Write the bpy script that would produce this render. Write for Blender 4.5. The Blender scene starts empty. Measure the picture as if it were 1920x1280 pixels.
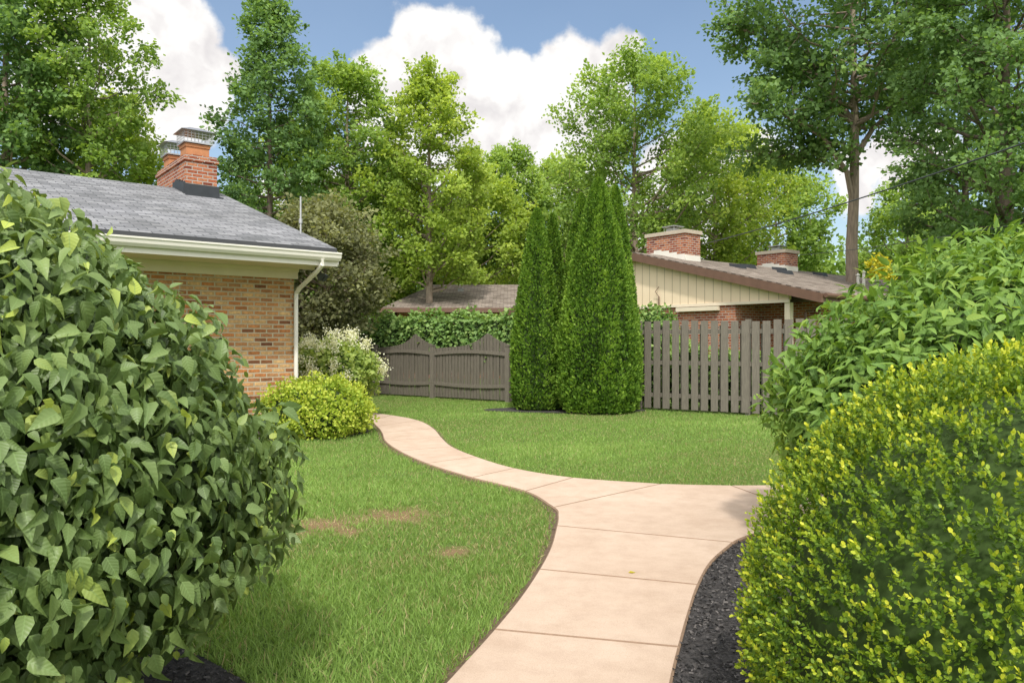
import bpy, bmesh, math, random
import numpy as np
from mathutils import Vector
random.seed(3)
R_ = np.random.default_rng(7)
scene = bpy.context.scene
COL = scene.collection
FPX = 1400.0
EYE = 1.5
def gx(px, Y): return (px-960)/FPX*Y
def gz(py, Y): return EYE+(640-py)/FPX*Y
def gnd(px, py):
    Y = EYE*FPX/(py-640.0)
    return (gx(px, Y), Y)

# ------------------------------------------------------------------ materials
def newmat(name):
    m = bpy.data.materials.new(name); m.use_nodes = True
    nt = m.node_tree; nt.nodes.clear()
    out = nt.nodes.new('ShaderNodeOutputMaterial')
    return m, nt, out
def N(nt, t, **kw):
    n = nt.nodes.new(t)
    for k, v in kw.items(): setattr(n, k, v)
    return n
def ramp(nt, stops, fac=None, interp='LINEAR'):
    r = N(nt, 'ShaderNodeValToRGB'); cr = r.color_ramp; cr.interpolation = interp
    while len(cr.elements) < len(stops): cr.elements.new(0.5)
    for e, (p, c) in zip(cr.elements, stops):
        e.position = p; e.color = (c[0], c[1], c[2], 1)
    if fac is not None: nt.links.new(fac, r.inputs[0])
    return r
def noise(nt, vec, scale, detail=4, rough=.55):
    n = N(nt, 'ShaderNodeTexNoise'); n.inputs['Scale'].default_value = scale
    n.inputs['Detail'].default_value = detail; n.inputs['Roughness'].default_value = rough
    if vec is not None: nt.links.new(vec, n.inputs['Vector'])
    return n
def mix(nt, a, b, fac, mode='MIX'):
    m = N(nt, 'ShaderNodeMix', data_type='RGBA', blend_type=mode)
    for sock, v in ((m.inputs[0], fac), (m.inputs[6], a), (m.inputs[7], b)):
        if hasattr(v, 'is_linked'): nt.links.new(v, sock)
        elif isinstance(v, (int, float)): sock.default_value = v
        else: sock.default_value = (v[0], v[1], v[2], 1)
    return m.outputs[2]
def bump(nt, h, strength, dist=.01):
    b = N(nt, 'ShaderNodeBump'); b.inputs['Strength'].default_value = strength
    b.inputs['Distance'].default_value = dist
    nt.links.new(h, b.inputs['Height']); return b.outputs[0]
def pbr(nt, out, col, rough=.7, nrm=None, metal=0, spec=.4):
    p = N(nt, 'ShaderNodeBsdfPrincipled')
    if hasattr(col, 'is_linked'): nt.links.new(col, p.inputs['Base Color'])
    else: p.inputs['Base Color'].default_value = (*col, 1)
    p.inputs['Roughness'].default_value = rough; p.inputs['Metallic'].default_value = metal
    p.inputs['Specular IOR Level'].default_value = spec
    if nrm is not None: nt.links.new(nrm, p.inputs['Normal'])
    nt.links.new(p.outputs[0], out.inputs[0]); return p
def objco(nt): return N(nt, 'ShaderNodeTexCoord').outputs['Object']
def mth(nt, op, a, b=None, c=None):
    m = N(nt, 'ShaderNodeMath', operation=op)
    for i, v in enumerate((a, b, c)):
        if v is None: continue
        if hasattr(v, 'is_linked'): nt.links.new(v, m.inputs[i])
        else: m.inputs[i].default_value = v
    return m.outputs[0]

def paint(name, col, var=.15, rough=.6, sc=6, stretch=(1, 1, 1), metal=0):
    m, nt, out = newmat(name)
    mp = N(nt, 'ShaderNodeMapping'); mp.inputs['Scale'].default_value = stretch
    nt.links.new(objco(nt), mp.inputs[0])
    n = noise(nt, mp.outputs[0], sc, 6, .65)
    c = ramp(nt, [(.25, [x*(1-var) for x in col]), (.75, [min(1, x*(1+var)) for x in col])], n.outputs[0])
    pbr(nt, out, c.outputs[0], rough, bump(nt, n.outputs[0], .25, .004), metal)
    return m

def brick(name, stops, mortar, w=.215, h=.075, mort=.012):
    m, nt, out = newmat(name)
    co = objco(nt); sx = N(nt, 'ShaderNodeSeparateXYZ'); nt.links.new(co, sx.inputs[0])
    cb = N(nt, 'ShaderNodeCombineXYZ'); nt.links.new(mth(nt, 'ADD', sx.outputs[0], sx.outputs[1]), cb.inputs[0]); nt.links.new(sx.outputs[2], cb.inputs[1])
    nw = noise(nt, co, 9, 3); wv = N(nt, 'ShaderNodeVectorMath', operation='SCALE'); nt.links.new(nw.outputs['Color'], wv.inputs[0]); wv.inputs['Scale'].default_value = .014
    av = N(nt, 'ShaderNodeVectorMath', operation='ADD'); nt.links.new(cb.outputs[0], av.inputs[0]); nt.links.new(wv.outputs[0], av.inputs[1])
    b = N(nt, 'ShaderNodeTexBrick'); nt.links.new(av.outputs[0], b.inputs['Vector'])
    b.inputs['Scale'].default_value = 1; b.inputs['Brick Width'].default_value = w
    b.inputs['Row Height'].default_value = h; b.inputs['Mortar Size'].default_value = mort
    b.inputs['Mortar Smooth'].default_value = .3; b.inputs['Bias'].default_value = 0
    b.inputs['Color1'].default_value = (0, 0, 0, 1); b.inputs['Color2'].default_value = (1, 1, 1, 1)
    b.inputs['Mortar'].default_value = (.5, .5, .5, 1)
    r = ramp(nt, stops, b.outputs['Color'])
    n = noise(nt, co, 25, 5, .7)
    c1 = mix(nt, r.outputs[0], ramp(nt, [(.3, (.5, .5, .5)), (.7, (1.25, 1.2, 1.15))], n.outputs[0]).outputs[0], .85, 'MULTIPLY')
    c2 = mix(nt, c1, mortar, b.outputs['Fac'])
    hh = mth(nt, 'MULTIPLY_ADD', n.outputs[0], .5, mth(nt, 'SUBTRACT', 1.0, b.outputs['Fac']))
    pbr(nt, out, c2, .85, bump(nt, hh, .9, .014), spec=.2)
    return m

def shingle(name, stops, mort):
    m, nt, out = newmat(name)
    co = objco(nt)
    b = N(nt, 'ShaderNodeTexBrick'); nt.links.new(co, b.inputs['Vector'])
    b.inputs['Scale'].default_value = 1; b.inputs['Brick Width'].default_value = .3
    b.inputs['Row Height'].default_value = .14; b.inputs['Mortar Size'].default_value = .012
    b.inputs['Mortar Smooth'].default_value = .6
    b.inputs['Color1'].default_value = (0, 0, 0, 1); b.inputs['Color2'].default_value = (1, 1, 1, 1)
    b.inputs['Mortar'].default_value = (.3, .3, .3, 1)
    r = ramp(nt, stops, b.outputs['Color'])
    n = noise(nt, co, 45, 3, .8); n2 = noise(nt, co, .9, 4)
    c1 = mix(nt, r.outputs[0], ramp(nt, [(.3, (.65, .65, .65)), (.7, (1.3, 1.3, 1.3))], n.outputs[0]).outputs[0], .8, 'MULTIPLY')
    c1 = mix(nt, c1, ramp(nt, [(.3, (.8, .8, .78)), (.7, (1.15, 1.15, 1.15))], n2.outputs[0]).outputs[0], .9, 'MULTIPLY')
    c2 = mix(nt, c1, mort, b.outputs['Fac'])
    pbr(nt, out, c2, .9, bump(nt, b.outputs['Color'], .5, .012), spec=.15)
    return m

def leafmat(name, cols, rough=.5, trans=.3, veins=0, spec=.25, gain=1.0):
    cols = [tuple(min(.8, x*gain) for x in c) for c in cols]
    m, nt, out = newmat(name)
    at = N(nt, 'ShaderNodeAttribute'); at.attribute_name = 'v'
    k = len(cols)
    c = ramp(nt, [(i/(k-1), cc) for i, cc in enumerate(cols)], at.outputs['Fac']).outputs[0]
    nrm = None
    if veins:
        uv = N(nt, 'ShaderNodeUVMap'); sx = N(nt, 'ShaderNodeSeparateXYZ'); nt.links.new(uv.outputs[0], sx.inputs[0])
        ab = mth(nt, 'ABSOLUTE', sx.outputs[0])
        si = mth(nt, 'SINE', mth(nt, 'MULTIPLY', mth(nt, 'MULTIPLY_ADD', ab, -.8, sx.outputs[1]), 42.0))
        mid = ramp(nt, [(0, (1, 1, 1)), (.012, (1, 1, 1)), (.028, (0, 0, 0))], ab)
        c = mix(nt, c, [min(1, x*1.8+.02) for x in cols[1]], mth(nt, 'MULTIPLY', mid.outputs[0], veins))
        nrm = bump(nt, si, veins*.35, .002)
    p = N(nt, 'ShaderNodeBsdfPrincipled'); nt.links.new(c, p.inputs['Base Color'])
    p.inputs['Roughness'].default_value = rough; p.inputs['Specular IOR Level'].default_value = spec
    if nrm: nt.links.new(nrm, p.inputs['Normal'])
    t = N(nt, 'ShaderNodeBsdfTranslucent')
    tc = mix(nt, c, (1.35, 1.3, .6), 1.0, 'MULTIPLY'); nt.links.new(tc, t.inputs[0])
    ms = N(nt, 'ShaderNodeMixShader'); ms.inputs[0].default_value = trans
    nt.links.new(p.outputs[0], ms.inputs[1]); nt.links.new(t.outputs[0], ms.inputs[2])
    nt.links.new(ms.outputs[0], out.inputs[0]); return m

M = {}
M['brick_tan'] = brick('tan brick', [(0, (.15, .065, .035)), (.2, (.48, .20, .07)), (.48, (.60, .40, .19)), (.74, (.36, .16, .07)), (1, (.56, .31, .13))], (.44, .37, .26), mort=.013)
M['brick_red'] = brick('red brick', [(0, (.17, .045, .028)), (.4, (.38, .115, .055)), (.75, (.48, .20, .10)), (1, (.27, .08, .05))], (.40, .34, .30))
M['roof_grey'] = shingle('grey shingles', [(0, (.14, .145, .155)), (.5, (.20, .205, .22)), (1, (.27, .275, .29))], (.06, .063, .068))
M['roof_brown'] = shingle('brown shingles', [(0, (.16, .13, .11)), (.5, (.24, .20, .17)), (1, (.31, .265, .23))], (.07, .06, .05))
M['cream'] = paint('cream paint', (.68, .60, .47), .06, .55, 3)
M['white'] = paint('white paint', (.70, .68, .62), .05, .4, 4)
M['brownp'] = paint('brown paint', (.14, .08, .055), .15, .5, 5)
M['fence'] = paint('fence stain', (.160, .142, .116), .32, .75, 9, (6, 6, .6))
M['fence2'] = paint('fence stain dark', (.142, .126, .102), .32, .75, 9, (6, 6, .6))
M['clay'] = paint('clay flue', (.42, .19, .09), .2, .8, 6)
M['metal'] = paint('galvanised metal', (.45, .45, .46), .1, .4, 5, metal=.8)
M['darkmetal'] = paint('dark flashing', (.04, .045, .052), .2, .5, 5, metal=.3)
M['capstone'] = paint('cap stone', (.46, .40, .32), .15, .8, 7)
M['cable'] = paint('grey black cable', (.05, .055, .06), .1, .5)
M['bark'] = paint('bark', (.27, .215, .165), .45, .95, 5, (3, 3, .5))
M['barkdark'] = paint('dark bark', (.14, .11, .085), .4, .95, 5, (3, 3, .5))
M['stem'] = paint('shrub stem', (.09, .062, .04), .3, .9, 10)
M['soil'] = paint('soil', (.11, .075, .048), .4, .95, 30)
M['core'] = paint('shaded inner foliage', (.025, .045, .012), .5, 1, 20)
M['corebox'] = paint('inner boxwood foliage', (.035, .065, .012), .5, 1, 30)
m, nt, out = newmat('beige siding'); co = objco(nt); sx = N(nt, 'ShaderNodeSeparateXYZ'); nt.links.new(co, sx.inputs[0])
fr_ = mth(nt, 'FRACT', mth(nt, 'MULTIPLY', sx.outputs[1], 1/.3)); gr = mth(nt, 'LESS_THAN', fr_, .07)
n = noise(nt, co, 2, 4)
c = mix(nt, ramp(nt, [(.3, (.74, .60, .43)), (.7, (.78, .65, .47))], n.outputs[0]).outputs[0], (.42, .33, .22), gr)
pbr(nt, out, c, .6, bump(nt, mth(nt, 'SUBTRACT', 1.0, gr), .6, .015)); M['siding'] = m
m, nt, out = newmat('black mulch'); co = objco(nt)
v = N(nt, 'ShaderNodeTexVoronoi'); v.inputs['Scale'].default_value = 60; nt.links.new(co, v.inputs[0])
n = noise(nt, co, 60, 5, .7)
c = mix(nt, ramp(nt, [(0, (.02, .02, .021)), (1, (.09, .085, .083))], v.outputs['Color']).outputs[0], (.06, .052, .047), .3)
pbr(nt, out, c, .85, bump(nt, n.outputs[0], 1, .02), spec=.3); M['mulch'] = m
m, nt, out = newmat('pink concrete'); co = objco(nt)
n1 = noise(nt, co, .8, 5, .6); n2 = noise(nt, co, 160, 3, .8); n3 = noise(nt, co, 7, 8, .7); n4 = noise(nt, co, 2.3, 6, .65)
c = ramp(nt, [(.3, (.46, .35, .268)), (.7, (.55, .435, .345))], n1.outputs[0]).outputs[0]
c = mix(nt, c, ramp(nt, [(.3, (.78, .77, .76)), (.7, (1.14, 1.14, 1.14))], n2.outputs[0]).outputs[0], .8, 'MULTIPLY')
c = mix(nt, c, ramp(nt, [(.3, (.86, .84, .82)), (.6, (1.02, 1.02, 1.02))], n3.outputs[0]).outputs[0], .8, 'MULTIPLY')
c = mix(nt, c, ramp(nt, [(.35, (.88, .85, .82)), (.5, (1, 1, 1))], n4.outputs[0]).outputs[0], .5, 'MULTIPLY')
pbr(nt, out, c, .85, bump(nt, n2.outputs[0], .35, .004), spec=.2); M['concrete'] = m
M['joint'] = paint('concrete joint', (.25, .17, .115), .2, .9, 30)
patches = [(gnd(605, 985), .28, .25), (gnd(740, 967), .32, .25), (gnd(850, 1035), .13, .12), (gnd(655, 998), .12, .12)]
m, nt, out = newmat('turf soil'); co = objco(nt)
n1 = noise(nt, co, .6, 5, .6); n2 = noise(nt, co, 25, 5, .8)
c = mix(nt, ramp(nt, [(.3, (.10, .165, .038)), (.7, (.14, .215, .055))], n1.outputs[0]).outputs[0],
        ramp(nt, [(.3, (.5, .5, .45)), (.7, (1.2, 1.2, 1.2))], n2.outputs[0]).outputs[0], .9, 'MULTIPLY')
for (cx, cy), rx, ry in patches:
    ds = N(nt, 'ShaderNodeVectorMath', operation='DISTANCE'); nt.links.new(co, ds.inputs[0]); ds.inputs[1].default_value = (cx, cy, 0)
    f = mth(nt, 'ADD', ds.outputs['Value'], mth(nt, 'MULTIPLY', mth(nt, 'SUBTRACT', n2.outputs[0], .5), .5))
    rr = ramp(nt, [(rx*.4, (.9, .9, .9)), (rx*1.5, (0, 0, 0))], f)
    c = mix(nt, c, (.24, .155, .09), rr.outputs[0])
pbr(nt, out, c, .95, bump(nt, n2.outputs[0], .8, .03), spec=.1); M['ground'] = m

L_ = {}
L_['chip'] = leafmat('mulch chips', [(.02, .02, .021), (.065, .061, .06), (.15, .138, .13)], .8, 0.0)
L_['grass'] = leafmat('grass blades', [(.50, .40, .23), (.17, .26, .06), (.225, .36, .085), (.35, .49, .14)], .6, .33, spec=.2)
L_['vib'] = leafmat('broad shrub leaves', [(.045, .08, .026), (.10, .16, .048), (.175, .25, .08), (.42, .50, .09)], .45, .28, .5, .4, 1.08)
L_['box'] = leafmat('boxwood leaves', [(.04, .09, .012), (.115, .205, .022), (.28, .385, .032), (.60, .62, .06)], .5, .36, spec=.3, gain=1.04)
L_['lance'] = leafmat('lance leaves', [(.05, .105, .02), (.105, .20, .038), (.185, .30, .055), (.35, .46, .09)], .52, .34, .5, .28, 1.06)
L_['spirea'] = leafmat('golden leaves', [(.10, .165, .02), (.21, .32, .035), (.36, .46, .055), (.58, .60, .11)], .6, .38, gain=1.05)
L_['hyd'] = leafmat('hydrangea leaves', [(.11, .18, .05), (.19, .29, .07), (.30, .40, .10), (.44, .52, .15)], .6, .4, gain=1.0)
L_['bloom'] = leafmat('cream florets', [(.66, .67, .46), (.76, .76, .58), (.80, .80, .70)], .7, .3)
L_['ivy'] = leafmat('ivy leaves', [(.055, .11, .028), (.11, .21, .055), (.18, .30, .085), (.30, .41, .13)], .55, .34, gain=1.1)
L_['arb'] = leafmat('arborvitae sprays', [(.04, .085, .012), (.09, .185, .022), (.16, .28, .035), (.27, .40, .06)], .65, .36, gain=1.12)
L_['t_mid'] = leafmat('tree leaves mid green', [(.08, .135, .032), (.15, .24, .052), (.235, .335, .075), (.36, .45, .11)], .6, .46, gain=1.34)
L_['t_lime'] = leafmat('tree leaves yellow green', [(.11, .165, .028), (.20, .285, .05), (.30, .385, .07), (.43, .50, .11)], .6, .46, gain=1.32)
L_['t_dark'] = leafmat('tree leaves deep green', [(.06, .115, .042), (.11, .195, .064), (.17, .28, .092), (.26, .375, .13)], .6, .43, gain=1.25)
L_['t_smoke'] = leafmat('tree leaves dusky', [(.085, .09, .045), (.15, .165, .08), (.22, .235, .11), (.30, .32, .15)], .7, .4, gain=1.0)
L_['yellow'] = leafmat('yellow leaves', [(.3, .32, .03), (.5, .47, .04), (.7, .62, .06)], .6, .4)

# ------------------------------------------------------------------ object helpers
def tag(o, label=None, cat=None, group=None, kind=None):
    if label: o['label'] = label
    if cat: o['category'] = cat
    if group: o['group'] = group
    if kind: o['kind'] = kind
    return o
def empty(name, loc, rz=0, label=None, cat=None, group=None):
    o = bpy.data.objects.new(name, None); COL.objects.link(o)
    o.location = loc; o.rotation_euler = (0, 0, rz); o.empty_display_size = .2
    return tag(o, label, cat, group)
def npmesh(name, V, F, mat, parent=None, v=None, smooth=False, uv=None, origin=None):
    V = np.asarray(V, dtype=np.float32); F = np.asarray(F, dtype=np.int32)
    if origin is not None: V = V-np.asarray(origin, dtype=np.float32)
    me = bpy.data.meshes.new(name)
    me.vertices.add(len(V)); me.vertices.foreach_set('co', V.ravel())
    k = F.shape[1]; me.loops.add(F.size); me.loops.foreach_set('vertex_index', F.ravel())
    me.polygons.add(len(F)); me.polygons.foreach_set('loop_start', np.arange(0, F.size, k, dtype=np.int32))
    if smooth: me.polygons.foreach_set('use_smooth', np.ones(len(F), dtype=bool))
    if uv is not None:
        l = me.uv_layers.new(name='UVMap'); l.data.foreach_set('uv', np.asarray(uv, dtype=np.float32)[F.ravel()].ravel())
    me.update(calc_edges=True)
    if v is not None:
        a = me.attributes.new('v', 'FLOAT', 'FACE'); a.data.foreach_set('value', np.clip(v, 0, 1).astype(np.float32))
    me.materials.append(mat)
    o = bpy.data.objects.new(name, me); COL.objects.link(o)
    if parent is not None: o.parent = parent
    return o
class MB:
    def __init__(s): s.v = []; s.f = []
    def box(s, x0, x1, y0, y1, z0, z1):
        b = len(s.v)
        s.v += [(x0, y0, z0), (x1, y0, z0), (x1, y1, z0), (x0, y1, z0), (x0, y0, z1), (x1, y0, z1), (x1, y1, z1), (x0, y1, z1)]
        s.f += [tuple(b+i for i in q) for q in ((0, 3, 2, 1), (4, 5, 6, 7), (0, 1, 5, 4), (1, 2, 6, 5), (2, 3, 7, 6), (3, 0, 4, 7))]
        return s
    def extr(s, pts, vec):
        b = len(s.v); n = len(pts)
        s.v += [tuple(p) for p in pts]+[tuple(p[i]+vec[i] for i in range(3)) for p in pts]
        s.f += [tuple(b+i for i in range(n))[::-1], tuple(b+n+i for i in range(n))]
        s.f += [(b+i, b+(i+1) % n, b+n+(i+1) % n, b+n+i) for i in range(n)]
        return s
    def tube(s, pts, r, k=8):
        pts = [Vector(p) for p in pts]
        if not hasattr(r, '__len__'): r = [r]*len(pts)
        b = len(s.v)
        for i, p in enumerate(pts):
            d = (pts[min(i+1, len(pts)-1)]-pts[max(i-1, 0)]).normalized()
            a = d.cross(Vector((0, 0, 1)) if abs(d.z) < .9 else Vector((1, 0, 0))).normalized(); c = d.cross(a)
            for j in range(k):
                t = 2*math.pi*j/k; s.v.append(tuple(p+(a*math.cos(t)+c*math.sin(t))*r[i]))
        for i in range(len(pts)-1):
            for j in range(k):
                s.f.append((b+i*k+j, b+i*k+(j+1) % k, b+(i+1)*k+(j+1) % k, b+(i+1)*k+j))
        s.f.append(tuple(b+j for j in range(k))[::-1]); s.f.append(tuple(b+(len(pts)-1)*k+j for j in range(k)))
        return s
    def build(s, name, mat, parent=None):
        me = bpy.data.meshes.new(name); me.from_pydata(s.v, [], s.f)
        bm = bmesh.new(); bm.from_mesh(me); bmesh.ops.recalc_face_normals(bm, faces=bm.faces)
        bm.to_mesh(me); bm.free()
        me.materials.append(mat); o = bpy.data.objects.new(name, me); COL.objects.link(o)
        if parent is not None: o.parent = parent
        return o

def nz(a): return a/np.maximum(np.linalg.norm(a, axis=-1, keepdims=True), 1e-9)
def frames(d, n):
    y = nz(d); x = nz(np.cross(y, n)); z = np.cross(x, y)
    return np.stack([x, y, z], axis=2)
def inst(tv, tf, Mx, sc, P, val, uv=None):
    tv = np.asarray(tv, float); tf = np.asarray(tf)
    n = len(P); k = len(tv)
    sc = np.asarray(sc).reshape(n, 1, -1)
    V = P[:, None, :]+np.einsum('nij,nkj->nki', Mx, tv[None]*sc)
    F = tf[None]+(np.arange(n)*k)[:, None, None]
    vv = np.repeat(val, len(tf))
    U = None if uv is None else np.tile(np.asarray(uv, float), (n, 1))
    return V.reshape(-1, 3), F.reshape(-1, tf.shape[1]), vv, U
DIAM = ([(0, 0, 0), (.38, .45, .06), (0, 1, -.05), (-.38, .45, .06)], [(0, 1, 2, 3)])
SPRAY = ([(0, 0, 0), (.3, .55, .03), (0, 1, 0), (-.3, .55, .03)], [(0, 1, 2, 3)])
def bigleaf(ws, fold=.10, curl=.28):
    ys = [0, .16, .42, .72, 1.0]; V = []
    for y in ys: V.append((0, y, -curl*y*y))
    rows = [(.16, ws[0]), (.42, ws[1]), (.72, ws[2])]
    for s in (1, -1):
        for y, w in rows: V.append((s*w, y-.03, -curl*y*y+fold*w/.3-.15*w*w))
    T = []
    for s, o in ((1, 5), (-1, 8)):
        q = [(0, o, 1), (1, o, o+1), (1, o+1, 2), (2, o+1, o+2), (2, o+2, 3), (3, o+2, 4)]
        T += q if s == 1 else [t[::-1] for t in q]
    return V, T, [(v[0], v[1]) for v in V]
VIB = bigleaf((.235, .31, .19), .17, .42); LAN = bigleaf((.14, .20, .13), .12, .42)

def lump(D, seed, f=5, k=6):
    r = np.random.default_rng(seed); o = np.zeros(len(D))
    for i in range(k):
        fr = nz(r.normal(size=3))*f*(1+.6*i); o += np.sin(D@fr+r.uniform(0, 6.28))/(1+.6*i)
    return o/2.2
def sph(n, rng): return nz(rng.normal(size=(n, 3)))

def ell_leaves(ells, n, rng, depth=(.72, 1.04), lumpa=.06, lf=5, zmin=.03, tdown=.6, rnd=.5, seed=1):
    areas = np.array([(e[3]*e[4]+e[3]*e[5]+e[4]*e[5]) for e in ells]); cnt = (areas/areas.sum()*n*1.3).astype(int)
    PP = []; NN = []; DD = []
    for i, (e, c) in enumerate(zip(ells, cnt)):
        D = sph(c, rng); ce = np.array(e[:3]); rr = np.array(e[3:6])
        q = depth[0]+(depth[1]-depth[0])*rng.random(c)**.55
        rad = q*(1+lumpa*lump(D, seed+i, lf))
        P = ce+D*rr*rad[:, None]; keep = P[:, 2] > zmin
        for j, e2 in enumerate(ells):
            if j != i:
                keep &= (np.linalg.norm((P-np.array(e2[:3]))/np.array(e2[3:6]), axis=1) > depth[0]*.95)
        Nn = nz(D/rr)
        PP.append(P[keep]); NN.append(Nn[keep]); DD.append(q[keep])
    P = np.concatenate(PP); Nn = np.concatenate(NN); q = np.concatenate(DD)
    d = Nn*.6+np.array([0, 0, -tdown])+rng.normal(size=P.shape)*rnd
    nn = nz(Nn+rng.normal(size=P.shape)*rnd*.7+np.array([0, 0, .35]))
    return P, nn, d, (q-depth[0])/(depth[1]-depth[0])
def core(name, ells, mat, parent, f, origin, seed=5, zmin=.02, la=.04):
    V = []; F = []; b = 0
    for i, e in enumerate(ells):
        bm = bmesh.new(); bmesh.ops.create_icosphere(bm, subdivisions=4, radius=1); bm.verts.index_update()
        D = np.array([v.co[:] for v in bm.verts]); T = np.array([[v.index for v in fc.verts] for fc in bm.faces]); bm.free()
        P = np.array(e[:3])+D*np.array(e[3:6])*f*(1+la*lump(D, seed+i, 7))[:, None]
        P[:, 2] = np.maximum(P[:, 2], zmin)
        V.append(P); F.append(T+b); b += len(P)
    return npmesh(name, np.concatenate(V), np.concatenate(F), mat, parent, None, True, None, origin)

# ------------------------------------------------------------------ geometry of the path
def cr(pts, sub):
    P = [np.array(p, float) for p in pts]; P = [2*P[0]-P[1]]+P+[2*P[-1]-P[-2]]; out = []
    for i in range(1, len(P)-2):
        for s in range(sub):
            t = s/sub; a, b, c, d = P[i-1:i+3]
            out.append(.5*((2*b)+(-a+c)*t+(2*a-5*b+4*c-d)*t*t+(-a+3*b-3*c+d)*t**3))
    out.append(P[-2]); return out
SUB = 5
nearL = [(700, 1560), (740, 1400), (845, 1280), (925, 1190), (975, 1128), (1010, 1075), (1032, 1032), (1043, 992)]
nearR = [(1215, 1640), (1240, 1400), (1262, 1280), (1275, 1224), (1292, 1160), (1310, 1105), (1335, 1060), (1375, 1024)]
jn = [0, 1, 3, 5, 7]
farN = [(1038, 957), (985, 926), (885, 900), (800, 873), (748, 849), (722, 830), (716, 815), (706, 802), (690, 793), (630, 783), (540, 780)]
farF = [(1240, 912), (1075, 900), (965, 882), (893, 860), (848, 841), (828, 823), (813, 806), (785, 791), (735, 781), (660, 773), (540, 769)]
W = lambda L: [gnd(*p) for p in L]
nL, nR = cr(W(nearL), SUB), cr(W(nearR), SUB)
fN, fF = cr(W(farN), SUB), cr(W(farF), SUB)
slabs = []
for a, b in zip(jn[:-1], jn[1:]):
    slabs.append(nL[a*SUB:b*SUB+1]+nR[a*SUB:b*SUB+1][::-1])
for i in range(len(farN)-1):
    slabs.append(fN[i*SUB:(i+1)*SUB+1]+fF[i*SUB:(i+1)*SUB+1][::-1])
junc_l = cr(W([(1032, 1032), (1043, 992), (1045, 972), (1038, 957), (985, 926)]), 4)[4:13]
junc_n = cr(W([(1560, 985), (1480, 991), (1420, 1006), (1375, 1024), (1335, 1060)]), 4)[:13]
slabs.append(junc_l+[np.array(gnd(*p)) for p in [(1240, 912), (1310, 914), (1370, 915)]]+junc_n)
brA = cr(W([(1370, 915), (1465, 914), (1600, 908), (1800, 890), (2100, 868)]), 4)
brB = cr(W([(1560, 985), (1700, 975), (1900, 952), (2200, 930)]), 4)
slabs.append(brA+brB[::-1])
bm = bmesh.new()
for s in slabs:
    pts = []
    for p in s:
        if not pts or np.linalg.norm(pts[-1]-p) > .004: pts.append(p)
    if np.linalg.norm(pts[0]-pts[-1]) < .004: pts.pop()
    vs = [bm.verts.new((p[0], p[1], .020)) for p in pts]
    f = bm.faces.new(vs); f.normal_update()
    if f.normal.z < 0: f.normal_flip()
    lo = [bm.verts.new((p[0], p[1], -.02)) for p in pts]
    for i in range(len(vs)):
        j = (i+1) % len(vs); q = bm.faces.new((vs[i], lo[i], lo[j], vs[j])); q.material_index = 1
bm.normal_update()
tops = [f for f in bm.faces if len(f.verts) > 4]
r = bmesh.ops.inset_individual(bm, faces=tops, thickness=.011, depth=.012, use_even_offset=True)
for f in r['faces']: f.material_index = 1
me = bpy.data.meshes.new('path'); bm.to_mesh(me); bm.free()
me.materials.append(M['concrete']); me.materials.append(M['joint'])
path = bpy.data.objects.new('path', me); COL.objects.link(path); tag(path, kind='structure')

def pip(P, poly):
    x, y = P[:, 0], P[:, 1]; ins = np.zeros(len(P), bool); n = len(poly)
    for i in range(n):
        x1, y1 = poly[i]; x2, y2 = poly[(i+1) % n]
        if y1 == y2: continue
        c = ((y1 > y) != (y2 > y)) & (x < (x2-x1)*(y-y1)/(y2-y1)+x1); ins ^= c
    return ins
def off(A, B, d):
    oa, ob = [], []
    for a, b in zip(A, B):
        u = (a-b)/np.linalg.norm(a-b); oa.append(a+u*d); ob.append(b-u*d)
    return oa+ob[::-1]
def grow(poly, d):
    P = np.array(poly); c = P.mean(0); v = P-c; return list(c+v*(1+d/np.linalg.norm(v, axis=1, keepdims=True)))
soilpolys = [off(nL, nR, .075), off(fN, fF, .06), grow(slabs[-2], .07), grow(slabs[-1], .08)]
grasscut = [off(nL, nR, .03), off(fN, fF, .015), grow(slabs[-2], .025), grow(slabs[-1], .025)]
mb = MB()
for i, p in enumerate(soilpolys):
    b = len(mb.v); mb.v += [(q[0], q[1], .004+.003*i) for q in p]; mb.f.append(tuple(range(b, b+len(p))))
tag(mb.build('soil_edging', M['soil']), kind='structure')

def circ(cx, cy, rx, ry, n=40, seed=0, w=.05):
    return [(cx+rx*math.cos(t)*(1+w*math.sin(3*t+seed)), cy+ry*math.sin(t)*(1+w*math.sin(4*t+seed*2))) for t in [2*math.pi*i/n for i in range(n)]]
bedR = [tuple(p) for p in nR[4:]]+[tuple(p) for p in junc_n[::-1][4:]]+[gnd(1900, 952), (6.5, 6.3), (6.5, .8), (.6, .8)]
bedL = circ(-2.15, 2.4, 1.34, 1.35, seed=1)
bedS = circ(-3.6, 12.35, 1.2, 1.1, seed=2)
bedA = circ(1.2, 16.3, 1.75, .75, seed=4)
bedH = [(-7, 10.2), (-5.2, 10.4), (-4.2, 11.6), (-3.2, 13.4), (-3.0, 15), (-3.4, 16.6), (-4.2, 18.5), (-4.2, 20.6), (-6, 21), (-7, 16)]
beds = [bedR, bedL, bedS, bedA, bedH]
mb = MB()
for i, p in enumerate(beds):
    b = len(mb.v); mb.v += [(q[0], q[1], .010+.002*i if i else .012) for q in p]; mb.f.append(tuple(range(b, b+len(p))))
tag(mb.build('mulch_bed', M['mulch']), kind='structure')
MBg = MB(); MBg.v = [(-400, -200, 0), (400, -200, 0), (400, 600, 0), (-400, 600, 0)]; MBg.f = [(0, 1, 2, 3)]
tag(MBg.build('ground', M['ground']), kind='structure')

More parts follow.
